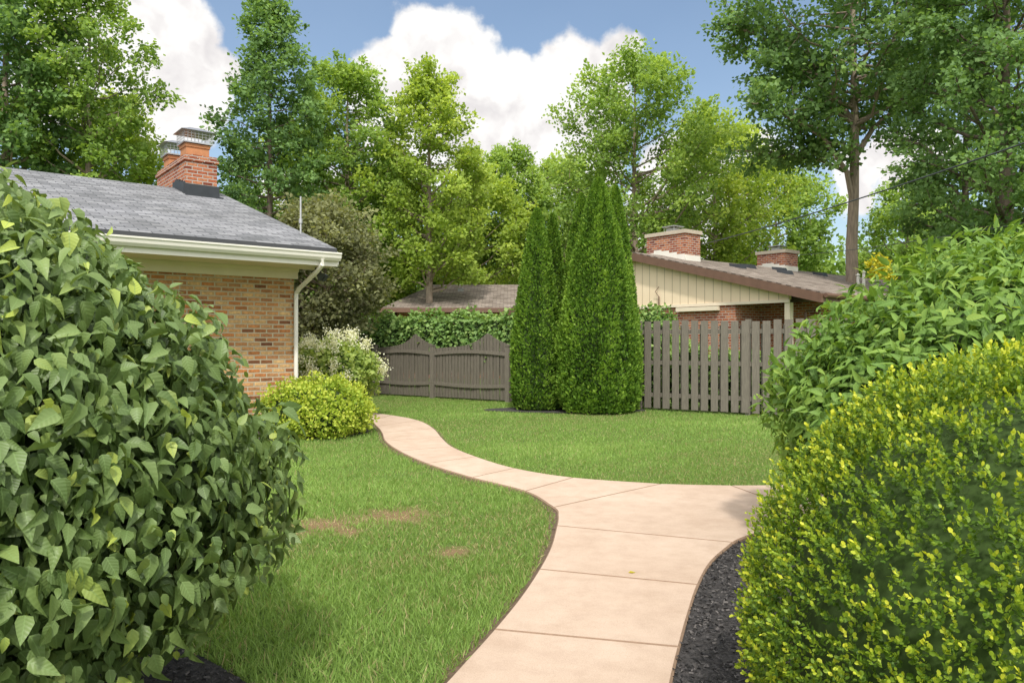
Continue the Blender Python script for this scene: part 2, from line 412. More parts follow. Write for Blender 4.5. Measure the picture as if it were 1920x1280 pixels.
def chips(polys):
    out = []
    for (x0, x1, y0, y1), poly, c in polys:
        P = np.c_[R_.uniform(x0, x1, c), R_.uniform(y0, y1, c)]; P = P[pip(P, poly)]; out.append(P)
    P = np.concatenate(out)
    for s in slabs[:4]+[slabs[-2], slabs[-1]]: P = P[~pip(P, s)]
    return P
P2 = chips([((.4, 3, 1.5, 6.2), bedR, 46000), ((-3.6, -.6, .8, 3.9), bedL, 22000), ((-5, -2.2, 11, 13.6), bedS, 5000)])
n = len(P2); P = np.c_[P2, R_.uniform(.008, .030, n)]
d = R_.normal(size=(n, 3)); d[:, 2] *= .35; nn = R_.normal(size=(n, 3))*.5+np.array([0, 0, 1])
s = R_.uniform(.008, .030, n); sc = np.c_[s*R_.uniform(.18, .5, n), s, s]
V, F, vv, _ = inst([(-.5, 0, 0), (.5, .1, 0), (.35, 1, .05), (-.4, .9, 0)], [(0, 1, 2, 3)], frames(d, nn), sc, P, R_.random(n)**1.5)
tag(npmesh('mulch_chips', V, F, L_['chip'], None, vv), 'black shredded mulch lying under the shrubs beside the path', 'mulch', kind='stuff')

# ------------------------------------------------------------------ grass
def fenceY(x): return 18.3-.69*x
def patchf(P):
    o = np.zeros(len(P))
    w = .35*lump(np.c_[P, np.zeros(len(P))], 51, 22)
    for (cx, cy), rx, ry in patches:
        dd = ((P[:, 0]-cx)/rx)**2+((P[:, 1]-cy)/ry)**2
        o = np.maximum(o, np.clip(1.25-dd*.65+w*2.6, 0, 1)*(dd < 4))
    return o
def grass(x0, x1, y0, y1, dens, h, w, simple, rng):
    n = int((x1-x0)*(y1-y0)*dens)
    P = np.c_[rng.uniform(x0, x1, n), rng.uniform(y0, y1, n)]
    P = P[(P[:, 1] < fenceY(P[:, 0])+.1)]
    for poly in grasscut+beds[1:3]+[bedH, bedA]: P = P[~pip(P, poly)]
    P = P[~pip(P, bedR)]
    pt = patchf(P); P = P[rng.random(len(P)) > pt*.66]; pt = patchf(P); n = len(P)
    D3 = np.c_[P, np.zeros(n)]
    lf = lump(D3, 3, 1.1)+.5*lump(D3, 4, 4)+.45*lump(D3, 14, 14)
    val = .61+.19*lf+rng.normal(size=n)*.15
    dry = rng.random(n) < .07+.10*(lf < -.35); val[dry] = rng.uniform(0, .2, dry.sum())
    dead = rng.random(n) < pt*.8; val[dead] = rng.uniform(0, .14, dead.sum())
    hh = h*(1+.25*lf)*rng.uniform(.4, 1.25, n); hh[dead] *= .5
    up = rng.normal(size=(n, 3))*.5; up[:, 2] = 1; up[dead, 2] = .3
    fr = frames(up, rng.normal(size=(n, 3)))
    sc = np.c_[np.full(n, w)*rng.uniform(.7, 1.3, n), hh, hh]
    P3 = np.c_[P, np.full(n, -.002)]
    if simple: tv, tf = [(-.5, 0, 0), (.5, 0, 0), (0, 1, .25)], [(0, 1, 2)]
    else: tv, tf = [(-.5, 0, 0), (.5, 0, 0), (-.4, .55, .08), (.4, .55, .08), (0, 1, .35)], [(0, 1, 3), (0, 3, 2), (2, 3, 4)]
    return inst(tv, tf, fr, sc, P3, val)[:3]
rg = np.random.default_rng(11)
parts = [grass(-3.4, 1.2, 2.2, 5.2, 7000, .062, .0050, False, rg), grass(-4.2, 1.2, 5.2, 8, 4600, .052, .0058, False, rg),
         grass(-4.6, 6.5, 8, 11, 2900, .047, .0085, True, rg), grass(-4.8, 8, 11, 21, 1600, .044, .012, True, rg), grass(.5, 7, 6.5, 8, 3300, .050, .0072, True, rg)]
Vs, Fs, Vv, b = [], [], [], 0
for V, F, v in parts: Vs.append(V); Fs.append(F+b); Vv.append(v); b += len(V)
tag(npmesh('lawn_grass', np.concatenate(Vs), np.concatenate(Fs), L_['grass'], None, np.concatenate(Vv)), 'short mown green lawn on both sides of the curving path', 'grass', kind='stuff')

# ------------------------------------------------------------------ left brick house
HU = math.atan2(.629, .777)
H = empty('brick_house', (-2.93, 12.5, 0), HU, 'low brick house with grey shingle roof, white gutter and a red brick chimney', 'house')
HX = -19.0
mb = MB(); mb.box(HX+.4, -.36, .94, 10.86, -.1, 2.78)
mb.extr([(-.36, .94, 2.78), (-.36, 10.86, 2.78), (-.36, 10.86, 3.14), (-.36, 5.9, 4.70), (-.36, .94, 3.14)], (-.2, 0, 0))
mb.build('wall', M['brick_tan'], H)
mb = MB(); mb.extr([(HX, 0, 2.96), (HX, 5.9, 4.79), (HX, 11.8, 2.96), (HX, 11.8, 3.05), (HX, 5.9, 4.88), (HX, 0, 3.05)], (-HX, 0, 0))
roof = mb.build('roof', M['roof_grey'], H)
mb = MB(); mb.box(HX, .0, 0, .938, 2.765, 2.785); mb.build('soffit', M['cream'], H)
mb = MB(); mb.box(HX+.3, -.3, .90, .937, 2.585, 2.764); mb.box(HX+.3, -.3, .86, .90, 2.70, 2.764); mb.build('frieze_board', M['cream'], H)
mb = MB(); mb.box(HX, 0, -.022, -.001, 2.75, 2.975)
mb.extr([(.001, -.02, 2.78), (.001, 5.9, 4.61), (.001, 11.8, 2.78), (.001, 11.8, 2.985), (.001, 5.9, 4.81), (.001, -.02, 2.985)], (.022, 0, 0))
mb.build('fascia_board', M['white'], H)
prof = [(-.024, 2.965), (-.024, 2.84), (-.09, 2.835), (-.125, 2.88), (-.135, 2.93), (-.15, 2.945), (-.15, 2.97), (-.138, 2.97), (-.138, 2.95), (-.12, 2.94), (-.11, 2.89), (-.085, 2.85), (-.036, 2.855), (-.036, 2.965)]
mb = MB(); mb.extr([(HX, y, z) for y, z in prof], (.02-HX, 0, 0)); gut = mb.build('gutter', M['white'], H)
mb = MB(); mb.tube([(-.3, -.09, 2.85), (-.3, -.09, 2.76), (-.31, .1, 2.66), (-.33, .75, 2.42), (-.335, .885, 2.34), (-.34, .89, 2.2), (-.34, .89, .18), (-.34, .72, .08)], .038, 8); mb.build('downspout', M['white'], H)
mb = MB(); mb.tube([(-.12, .5, 2.76), (-.12, .5, 2.68)], .045, 12); mb.tube([(-.12, .48, 2.67), (-.10, .38, 2.60)], [.03, .075], 12); mb.tube([(-.08, .52, 2.67), (-.0, .44, 2.58)], [.03, .075], 12); mb.build('floodlight', M['darkmetal'], H)
mb = MB(); mb.tube([(-.10, 1.25, 3.2), (-.10, 1.25, 4.1)], .017, 8); mb.tube([(-.10, 1.25, 3.62), (-.10, 1.25, 3.70)], .034, 8); mb.build('mast', M['metal'], H)
CH = MB(); CH.box(-1.0, -.34, 5.15, 7.45, 3.9, 5.50); CH.box(-1.03, -.31, 5.12, 7.48, 5.36, 5.43)
ch = CH.build('chimney', M['brick_red'], H)
mb = MB(); mb.box(-1.04, -.30, 5.11, 5.147, 4.45, 4.86); mb.box(-1.06, -.28, 4.9, 5.15, 4.575, 4.60)
for k in range(5): mb.box(-1.03, -1.003, 5.12+.18*k, 5.30+.18*k, 4.4, 4.9+min(.05*k, .13)-(0 if k < 4 else .03))
mb.build('flashing', M['darkmetal'], ch)
for yy in (5.62, 6.98):
    mb = MB(); mb.box(-.91, -.43, yy-.22, yy+.22, 5.5, 5.78); mb.box(-.93, -.41, yy-.24, yy+.24, 5.72, 5.79); mb.build('flue_liner', M['clay'], ch)
    mb = MB(); x0, x1, y0, y1 = -.97, -.37, yy-.28, yy+.28
    mb.box(x0, x1, y0, y1, 5.80, 5.83)
    for k in range(9):
        t = k/8
        for (px, py) in ((x0+(x1-x0)*t, y0), (x0+(x1-x0)*t, y1-.006), (x0, y0+(y1-y0)*t), (x1-.006, y0+(y1-y0)*t)): mb.box(px, px+.006, py, py+.006, 5.83, 6.06)
    for z in (5.88, 5.94, 6.0): 
        mb.box(x0, x1, y0, y0+.005, z, z+.006); mb.box(x0, x0+.005, y0, y1, z, z+.006)
    a = .07; mb.v += [(x0-a, y0-a, 6.06), (x1+a, y0-a, 6.06), (x1+a, y1+a, 6.06), (x0-a, y1+a, 6.06), (-.8, yy-.1, 6.17), (-.54, yy-.1, 6.17), (-.54, yy+.1, 6.17), (-.8, yy+.1, 6.17)]
    b = len(mb.v)-8; mb.f += [tuple(b+i for i in q) for q in ((0, 3, 2, 1), (4, 5, 6, 7), (0, 1, 5, 4), (1, 2, 6, 5), (2, 3, 7, 6), (3, 0, 4, 7))]
    mb.build('chimney_cap', M['metal'], ch)

# ------------------------------------------------------------------ right neighbour house
NH = empty('ranch_house', (7.74, 19.0, 0), HU, 'house behind the picket fence with beige gable siding, brown trim and two brick chimneys', 'house')
sl = .2516; ez, rz_ = 2.69, 4.25
mb = MB(); mb.extr([(0, -.1, ez-.03), (0, 6.2, rz_), (0, 12.9, rz_-6.7*sl), (0, 12.9, rz_-6.7*sl+.1), (0, 6.2, rz_+.1), (0, -.1, ez+.07)], (17, 0, 0))
mb.build('roof', M['roof_brown'], NH)
mb = MB(); mb.extr([(-.03, -.12, ez-.2), (-.03, 6.2, rz_-.17), (-.03, 12.92, rz_-6.72*sl-.17), (-.03, 12.92, rz_-6.72*sl+.06), (-.03, 6.2, rz_+.07), (-.03, -.12, ez+.04)], (.028, 0, 0))
mb.box(0, 17, -.13, -.102, ez-.2, ez+.03); mb.build('fascia_board', M['brownp'], NH)
mb = MB(); mb.extr([(.02, -.1, ez-.06), (.02, 6.2, rz_-.03), (.02, 12.9, rz_-6.7*sl-.03), (.02, 12.9, rz_-6.7*sl-.05), (.02, 6.2, rz_-.05), (.02, -.1, ez-.08)], (.24, 0, 0)); mb.build('soffit', M['cream'], NH)
mb = MB(); mb.extr([(.26, .9, 2.62), (.26, 12, 2.62), (.26, 12, rz_-5.8*sl-.03), (.26, 6.2, rz_-.05), (.26, .9, ez+.9*sl-.04)], (.1, 0, 0))
mb.build('siding', M['siding'], NH)
mb = MB(); mb.box(.23, .27, .88, 12.02, 2.54, 2.62); mb.build('trim_board', M['cream'], NH)
mb = MB(); mb.box(.30, 16.5, 2.6, 12, -.1, 2.6); mb.box(1.6, 16.5, .9, 2.6, -.1, 2.6); mb.build('wall', M['brick_red'], NH)
mb = MB(); mb.box(.28, .46, .9, 1.05, 0, 2.54); mb.build('porch_post', M['cream'], NH)
mb = MB(); mb.box(.16, .295, 3.1, 4.6, 2.4, 2.52); mb.build('awning', M['cream'], NH)
mb = MB(); mb.tube([(.22, 5.3, 2.9), (.22, 5.3, 0)], .02, 6); mb.tube([(.22, 5.3, 3.2), (.16, 5.4, 3.05), (.22, 5.3, 2.9)], .012, 6); mb.build('service_conduit', M['brownp'], NH)
mb = MB(); mb.tube([(.1, -.2, ez-.02), (17, -.2, ez-.02)], .06, 8); mb.tube([(.9, -.2, ez-.05), (.9, .5, ez-.3), (.9, .8, ez-.4), (.9, .8, 0)], .04, 8); mb.build('gutter', M['brownp'], NH)
def nchim(x0, x1, y0, y1, z0, z1):
    mb = MB(); mb.box(x0, x1, y0, y1, z0, z1-.12); c = mb.build('chimney', M['brick_red'], NH)
    mb = MB(); mb.box(x0-.05, x1+.05, y0-.05, y1+.05, z1-.12, z1); mb.build('cap_stone', M['capstone'], c)
    cx, cy = (x0+x1)/2, (y0+y1)/2
    mb = MB(); mb.box(cx-.16, cx+.16, cy-.16, cy+.16, z1, z1+.13); mb.box(cx-.26, cx+.26, cy-.26, cy+.26, z1+.18, z1+.21)
    for a in (-.2, .2):
        for b in (-.2, .2): mb.box(cx+a-.01, cx+a+.01, cy+b-.01, cy+b+.01, z1+.0, z1+.19)
    mb.build('chimney_cap', M['metal'], c)
    mb = MB()
    for k in range(5):
        yy = y0+(y1-y0)*k/5; zz = rz_-abs(yy-6.2)*sl
        mb.box(x0-.012, x0-.002, yy, yy+(y1-y0)/5, zz-.05, zz+.30)
    mb.box(x0, x1, y0-.014, y0-.002, rz_-abs(y0-6.2)*sl, rz_-abs(y0-6.2)*sl+.28); mb.build('flashing', M['white'], c)
nchim(1.5, 2.3, 5.3, 6.9, 3.6, 5.12)
nchim(7.9, 8.8, 5.6, 6.8, 3.6, 5.0)
for (x, y) in ((3.4, 4.6), (4.6, 5.0), (5.6, 4.2), (6.9, 5.2), (9.4, 5.0)):
    z = rz_-abs(y-6.2)*sl+.09
    mb = MB(); mb.extr([(x-.2, y-.22, z-.08), (x+.2, y-.22, z-.08), (x+.16, y-.15, z+.1), (x-.16, y-.15, z+.1)], (0, .4, .06)); mb.build('roof_vent', M['darkmetal'], NH)
for (x, y, h) in ((7.9, 2.6, .55), (8.3, 3.0, .4)):
    z = rz_-abs(y-6.2)*sl; mb = MB(); mb.tube([(x, y, z), (x, y, z+h)], .05, 8); mb.tube([(x, y, z+h), (x, y, z+h+.08)], [.09, .02], 8); mb.build('vent_pipe', M['white'], NH)

FH = empty('far_house', (-5.3, 30, 0), 0, 'low house behind the ivy, only its brown hipped shingle roof showing', 'house')
mb = MB(); w_ = 6.3; D_ = 9; b0 = 2.83; rt = 4.12
mb.v = [(0, 0, b0), (w_, 0, b0), (w_, D_, b0), (0, D_, b0), (1.65, 4.5, rt), (w_, 4.5, rt)]
mb.f = [(0, 1, 5, 4), (2, 3, 4, 5), (3, 0, 4), (1, 2, 5), (0, 3, 2, 1)]; rf = mb.build('roof', M['roof_brown'], FH)
mb = MB(); mb.box(-.03, w_, -.03, -.002, b0-.16, b0+.02); mb.box(-.03, -.002, 0, D_, b0-.16, b0+.02); mb.build('fascia_board', M['brownp'], FH)
mb = MB(); mb.box(.6, w_-.2, .6, D_-.6, -.1, b0-.01); mb.build('wall', M['brick_red'], FH)
mb = MB(); mb.box(2.9, 3.15, 3.1, 3.3, 3.6, 3.86); mb.build('roof_vent', M['metal'], rf)

# ------------------------------------------------------------------ fences
FA = math.atan2(-.69, 1.0); FL = math.hypot(1, .69)
def fence_empty(x, label): return empty('wooden_fence', (x, fenceY(x), 0), FA, label, 'fence')
f1 = fence_empty(-5.6, 'taupe picket fence with scalloped pointed panel tops and two rails, under the ivy')
px_ = [(-5.6, .6), (-3.8, .64), (-2.07, .70), (-.07, .73), (1.4, .6), (2.62, .5)]
for i, (xx, tp) in enumerate(px_):
    s = (xx+5.6)*FL
    mb = MB(); mb.box(s-.06, s+.06, -.10, .0, 0, 1.38); mb.extr([(s-.07, -.11, 1.38), (s+.07, -.11, 1.38), (s+.07, .01, 1.38), (s-.07, .01, 1.38)], (0, 0, .03)); mb.build('post', M['fence'], f1)
    if i+1 < len(px_):
        s2 = (px_[i+1][0]+5.6)*FL; Ls = s2-s; t_pk = px_[i+1][1]
        for z0, bow in ((.36, -.04), (1.14, .06)):
            mb = MB(); k = 10
            pts = [(s+.05+(Ls-.1)*j/k, -.052, z0+bow*math.sin(math.pi*j/k)) for j in range(k+1)]
            pts += [(p[0], p[1], p[2]+.085) for p in pts[::-1]]
            mb.extr(pts, (0, .034, 0)); mb.build('rail', M['fence'], f1)
        mb = MB(); q = s+.02
        while q < s2-.06:
            w = .084
            def hh(u): 
                t = (u-s)/Ls; return 1.30+.42*math.exp(-abs(t-t_pk)/.22)+.01*math.sin(9*t)
            j = random.uniform(-.010, .010)
            mb.extr([(q, -.016+j, .05), (q+w, -.016+j, .05), (q+w, -.016+j, hh(q+w)), (q, -.016+j, hh(q))], (0, .02, 0)); q += w+.018
        mb.build('picket_panel', M['fence2'], f1)
f2 = fence_empty(2.72, 'tall taupe board fence with open gaps, right of the arborvitae')
for sp in (0, 2.4, 4.8):
    mb = MB(); mb.box(sp+.0, sp+.1, .022, .12, 0, 1.95); mb.build('post', M['fence2'], f2)
for z in (.3, 1.0, 1.66):
    mb = MB(); mb.box(-.05, 6.4, .024, .062, z, z+.09); mb.build('rail', M['fence2'], f2)
mb = MB(); q = 0
while q < 6.3:
    j = random.uniform(-.012, .012); h = 1.93+j+.02*math.sin(q*2); mb.box(q, q+.148, -.002+j*.3, .02+j*.3, .06, h); q += .212
mb.build('picket_panel', M['fence'], f2)
mb = MB(); q = .11
while q < 6.3:
    j = random.uniform(-.012, .012); mb.box(q+.05, q+.08, .066, .085, .06, 1.84+j); q += .424
mb.build('back_slat', M['fence2'], f2)

# ------------------------------------------------------------------ shrubs
def stems(ells, rng, n, origin, parent, base, r=.012, name='stems'):
    mb = MB()
    for i in range(n):
        e = ells[rng.integers(len(ells))]; D = sph(1, rng)[0]; D[2] = abs(D[2])*.8-.1
        tip = np.array(e[:3])+D*np.array(e[3:6])*.93
        b0 = np.array([base[0]+rng.normal()*.12, base[1]+rng.normal()*.12, 0])
        m1 = b0*.55+tip*.45+np.array([rng.normal()*.08, rng.normal()*.08, .1]); m2 = b0*.2+tip*.8+rng.normal(size=3)*.05
        pts = [p-np.array(origin) for p in (b0, m1, m2, tip)]
        mb.tube(pts, [r*1.6, r, r*.6, r*.25], 5)
    return mb.build(name, M['stem'], parent)

def shrub(name, label, cat, ells, n, tmpl, size, mat, rng, core_f=.7, **kw):
    vb = kw.pop('vb', (.1, .55)); tipv = kw.pop('tip', .04); wid = kw.pop('wid', 1); nst = kw.pop('nst', 30); cz = kw.pop('cz', .02)
    e0 = ells[0]; org = (e0[0], e0[1], 0)
    root = empty(name, org, 0, label, cat)
    P, nn, d, q = ell_leaves(ells, n, rng, **kw)
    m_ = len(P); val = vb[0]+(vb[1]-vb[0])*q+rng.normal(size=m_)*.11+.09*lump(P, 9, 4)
    t = rng.random(m_) < tipv*q; val[t] = rng.uniform(.75, 1, t.sum())
    s = size*rng.uniform(.5, 1.25, m_); s[t] *= .8
    sc = np.c_[s*wid*rng.uniform(.8, 1.15, m_), s, s*rng.uniform(.2, 1.8, m_)]
    V, F, vv, U = inst(tmpl[0], tmpl[1], frames(d, nn), sc, P, val, tmpl[2] if len(tmpl) > 2 else None)
    npmesh('foliage', V, F, mat, root, vv, len(tmpl) > 2, U, org)
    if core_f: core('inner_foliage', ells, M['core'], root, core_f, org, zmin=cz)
    if nst: stems(ells, rng, nst, org, root, (e0[0], e0[1]))
    return root
rs = np.random.default_rng(21)
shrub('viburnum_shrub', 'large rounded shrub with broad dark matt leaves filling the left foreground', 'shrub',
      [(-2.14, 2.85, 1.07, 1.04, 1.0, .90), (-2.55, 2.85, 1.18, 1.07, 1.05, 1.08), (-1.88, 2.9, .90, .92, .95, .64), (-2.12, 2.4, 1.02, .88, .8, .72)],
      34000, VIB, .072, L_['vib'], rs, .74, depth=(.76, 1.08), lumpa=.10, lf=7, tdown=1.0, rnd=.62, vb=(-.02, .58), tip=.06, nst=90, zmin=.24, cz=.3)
shrub('leafy_shrub', 'tall arching shrub with narrow glossy green leaves behind the clipped boxwood', 'shrub',
      [(3.68, 5.2, 1.08, 1.52, 1.5, .98), (2.95, 5.15, .98, 1.02, 1.2, .66), (4.5, 5.6, 1.3, 1.6, 1.6, 1.05)],
      34000, LAN, .105, L_['lance'], rs, .78, depth=(.76, 1.1), lumpa=.12, lf=6, tdown=.35, rnd=.62, vb=(-.02, .62), tip=.13, nst=50, zmin=.15)
def boxwood():
    rng = np.random.default_rng(5); org = (1.96, 2.5, 0)
    ells = [(1.96, 2.5, .46, 1.12, 1.08, 1.02), (2.7, 2.9, .5, 1.1, 1.1, 1.02)]
    root = empty('boxwood_shrub', org, 0, 'clipped round boxwood with tiny yellow green leaves in the right foreground', 'shrub')
    P, nn, d, q = ell_leaves(ells, 34000, rng, depth=(.87, 1.01), lumpa=.035, lf=11, zmin=.04)
    ax = nz(nn+np.array([0, 0, .35])+rng.normal(size=P.shape)*.25)
    k = 9; n = len(P); L = rng.uniform(.03, .065, n)
    t = np.linspace(0, 1, k); cl = .5+.5*lump(P, 31, 9)+.3*lump(P, 32, 30)
    PP = (P[:, None, :]+ax[:, None, :]*(L[:, None]*t[None])[:, :, None]).reshape(-1, 3)
    A = np.repeat(ax, k, 0); side = nz(np.cross(A, rng.normal(size=A.shape)))
    tt = np.tile(t, n); dd = side*(1.1-.6*tt)[:, None]+A*(.35+.8*tt)[:, None]
    up = nz(A+rng.normal(size=A.shape)*.3)
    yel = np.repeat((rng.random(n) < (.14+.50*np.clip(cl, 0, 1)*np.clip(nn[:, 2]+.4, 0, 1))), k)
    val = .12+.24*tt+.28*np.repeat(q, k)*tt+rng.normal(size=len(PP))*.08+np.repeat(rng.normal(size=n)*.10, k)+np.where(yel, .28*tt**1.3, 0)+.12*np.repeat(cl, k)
    s = .0155*rng.uniform(.7, 1.2, len(PP))
    tv = [(0, 0, 0), (.33, .35, .05), (.26, .8, .0), (0, 1, -.06), (-.26, .8, 0), (-.33, .35, .05)]
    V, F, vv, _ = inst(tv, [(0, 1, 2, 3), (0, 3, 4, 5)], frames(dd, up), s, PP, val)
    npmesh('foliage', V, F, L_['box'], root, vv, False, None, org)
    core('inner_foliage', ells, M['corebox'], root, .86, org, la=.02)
boxwood()
shrub('golden_shrub', 'low rounded golden green shrub at the corner of the brick house', 'shrub',
      [(-3.05, 11.95, .40, .66, .66, .48), (-3.4, 11.75, .38, .5, .5, .42), (-2.72, 12.2, .32, .38, .40, .34), (-2.95, 11.6, .3, .44, .4, .32)], 13000, DIAM, .058, L_['spirea'], rs, .74, depth=(.7, 1.2), lumpa=.2, lf=9, tdown=-.3, rnd=.6, vb=(.1, .74), tip=.24, nst=0)
hy = shrub('hydrangea_bush', 'bush with creamy white flower heads beside the house downspout', 'shrub',
      [(-3.42, 14.7, .92, .66, .7, .50), (-3.9, 14.5, .86, .55, .5, .48)], 6500, DIAM, .10, L_['hyd'], rs, .68, depth=(.65, 1.18), lumpa=.2, lf=7, tdown=.1, rnd=.6, vb=(.15, .75), tip=.2, nst=30)
rb = np.random.default_rng(8)
Pc, nb_, _, _ = ell_leaves([(-3.42, 14.7, .94, .72, .76, .60), (-3.9, 14.5, .90, .60, .56, .54)], 95, rb, depth=(1.06, 1.22), lumpa=.1)
Pc = Pc[Pc[:, 2] > .8]; k = 95
PP = np.repeat(Pc, k, 0)+rb.normal(size=(len(Pc)*k, 3))*np.array([.055, .055, .07]); n = len(PP)
V, F, vv, _ = inst(DIAM[0], DIAM[1], frames(rb.normal(size=(n, 3)), rb.normal(size=(n, 3))), .040*rb.uniform(.7, 1.2, n), PP, rb.random(n))
npmesh('flower_heads', V, F, L_['bloom'], hy, vv, False, None, (-3.42, 14.7, 0))
ells = []
for i in range(15):
    x = -5.4+i*.46; y = fenceY(x)+.62
    ells.append((x, y, 1.5+random.uniform(-.06, .08), .45, .38, .72+random.uniform(-.10, .08)))
shrub('ivy_hedge', 'dense dark ivy mass spilling over the top of the scalloped fence', 'ivy', ells, 18000, DIAM, .12, L_['ivy'], rs, .8,
      depth=(.75, 1.12), lumpa=.15, lf=6, tdown=.5, rnd=.6, vb=(.15, .75), tip=.14, nst=0)
ells = [(x, fenceY(x)+1.1, .7+random.uniform(-.1, .15), .5, .4, .65) for x in (3.2, 3.9, 4.6, 5.3, 6.0, 6.7)]
shrub('garden_hedge', 'leafy green hedge seen through the gaps of the board fence', 'hedge', ells, 6000, DIAM, .13, L_['ivy'], rs, .8,
      depth=(.75, 1.12), lumpa=.15, lf=6, tdown=.3, rnd=.6, vb=(.2, .85), tip=.14, nst=0)
shrub('climbing_vine', 'small leafy vine clump against the beige gable, just right of the arborvitae', 'vine', [(3.3, 17.3, 1.75, .45, .3, .55), (2.9, 17.5, 1.6, .4, .3, .5)], 2600, DIAM, .1, L_['ivy'], rs, .75,
      depth=(.7, 1.15), lumpa=.2, tdown=.3, rnd=.6, vb=(.3, .8), tip=.1, nst=0)

def arbor(px, Y, top, R, label, seed, n):
    rng = np.random.default_rng(seed); x = gx(px, Y); Ht = gz(top, Y); org = (x, Y, 0)
    root = empty('arborvitae', org, 0, label, 'arborvitae', 'arborvitae trees in front of the fence')
    def rad(t): return R*np.minimum(1, (.84+2.0*t))*np.minimum(1, 1.27*np.power(np.clip(1-t, 0, 1), .66))
    t = rng.random(n)**1.05*.998; a = rng.random(n)*2*math.pi
    D = np.c_[np.cos(a), np.sin(a), t*3]
    q = rng.random(n)**.5
    lu = .07*lump(D, seed, 6)+.07*lump(D*np.array([1, 1, 2.2]), seed+1, 16)
    r = rad(t)*(.80+.22*q)*(1+lu)
    P = np.c_[x+np.cos(a)*r, Y+np.sin(a)*r, t*Ht+.03]
    o_ = np.c_[np.cos(a), np.sin(a), np.zeros(n)]
    d = o_*.7+np.array([0, 0, .9])+rng.normal(size=P.shape)*.4
    nn = o_+rng.normal(size=P.shape)*.7
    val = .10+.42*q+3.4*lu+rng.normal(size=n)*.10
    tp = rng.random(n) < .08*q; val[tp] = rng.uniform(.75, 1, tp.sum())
    s = rng.uniform(.042, .092, n)*(1-.25*t)
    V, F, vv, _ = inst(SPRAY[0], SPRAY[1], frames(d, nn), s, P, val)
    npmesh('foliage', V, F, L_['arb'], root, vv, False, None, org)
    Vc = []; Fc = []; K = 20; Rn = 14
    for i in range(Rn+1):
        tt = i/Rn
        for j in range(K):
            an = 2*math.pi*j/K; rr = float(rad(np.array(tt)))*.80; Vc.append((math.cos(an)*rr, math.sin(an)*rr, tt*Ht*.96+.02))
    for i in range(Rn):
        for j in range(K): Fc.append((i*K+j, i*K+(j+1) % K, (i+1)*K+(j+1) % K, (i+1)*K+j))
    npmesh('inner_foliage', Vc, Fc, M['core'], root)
    mb = MB(); mb.tube([(0, 0, 0), (0, 0, Ht*.6)], [.07, .03], 6); mb.build('trunk', M['bark'], root)
arbor(1007, 16.4, 394, .57, 'leftmost conical arborvitae, shorter and slender', 41, 27000)
arbor(1036, 16.9, 404, .42, 'short arborvitae tucked between the leftmost one and the tall one', 42, 16000)
arbor(1090, 16.6, 366, .54, 'arborvitae with its tip just left of the tallest one, partly hidden', 43, 22000)
arbor(1122, 15.8, 338, .82, 'tallest and widest arborvitae in front, with a sharp central tip', 44, 54000)
arbor(1154, 16.2, 352, .54, 'arborvitae at the right of the clump, beside the board fence', 45, 24000)

# ------------------------------------------------------------------ trees
def tubes_np(segs, k=5):
    V = []; F = []; b = 0
    ang = np.arange(k)*2*math.pi/k
    for pts, rad in segs:
        pts = np.asarray(pts); m_ = len(pts)
        d = nz(np.gradient(pts, axis=0)); ref = np.where(np.abs(d[:, 2:3]) < .9, np.array([[0, 0, 1.]]), np.array([[1., 0, 0]]))
        a = nz(np.cross(d, ref)); c = np.cross(d, a); rad = np.asarray(rad)
        ring = pts[:, None]+(a[:, None]*np.cos(ang)[None, :, None]+c[:, None]*np.sin(ang)[None, :, None])*rad[:, None, None]
        V.append(ring.reshape(-1, 3)); i = np.arange(m_-1)[:, None]*k; j = np.arange(k)[None]; jn_ = (j+1) % k
        F.append(np.stack([i+j, i+jn_, i+k+jn_, i+k+j], -1).reshape(-1, 4)+b); b += m_*k
    return np.concatenate(V), np.concatenate(F)
PROF = {'oval': lambda t: math.sin(math.pi*min(1, .18+.78*t))**.8+.05, 'spire': lambda t: (1-t)**.75*min(1, .55+2*t)+.08,
        'round': lambda t: math.sqrt(max(0.03, 1-(2*t-.95)**2)), 'cone': lambda t: max(.12, 1-.85*t)}
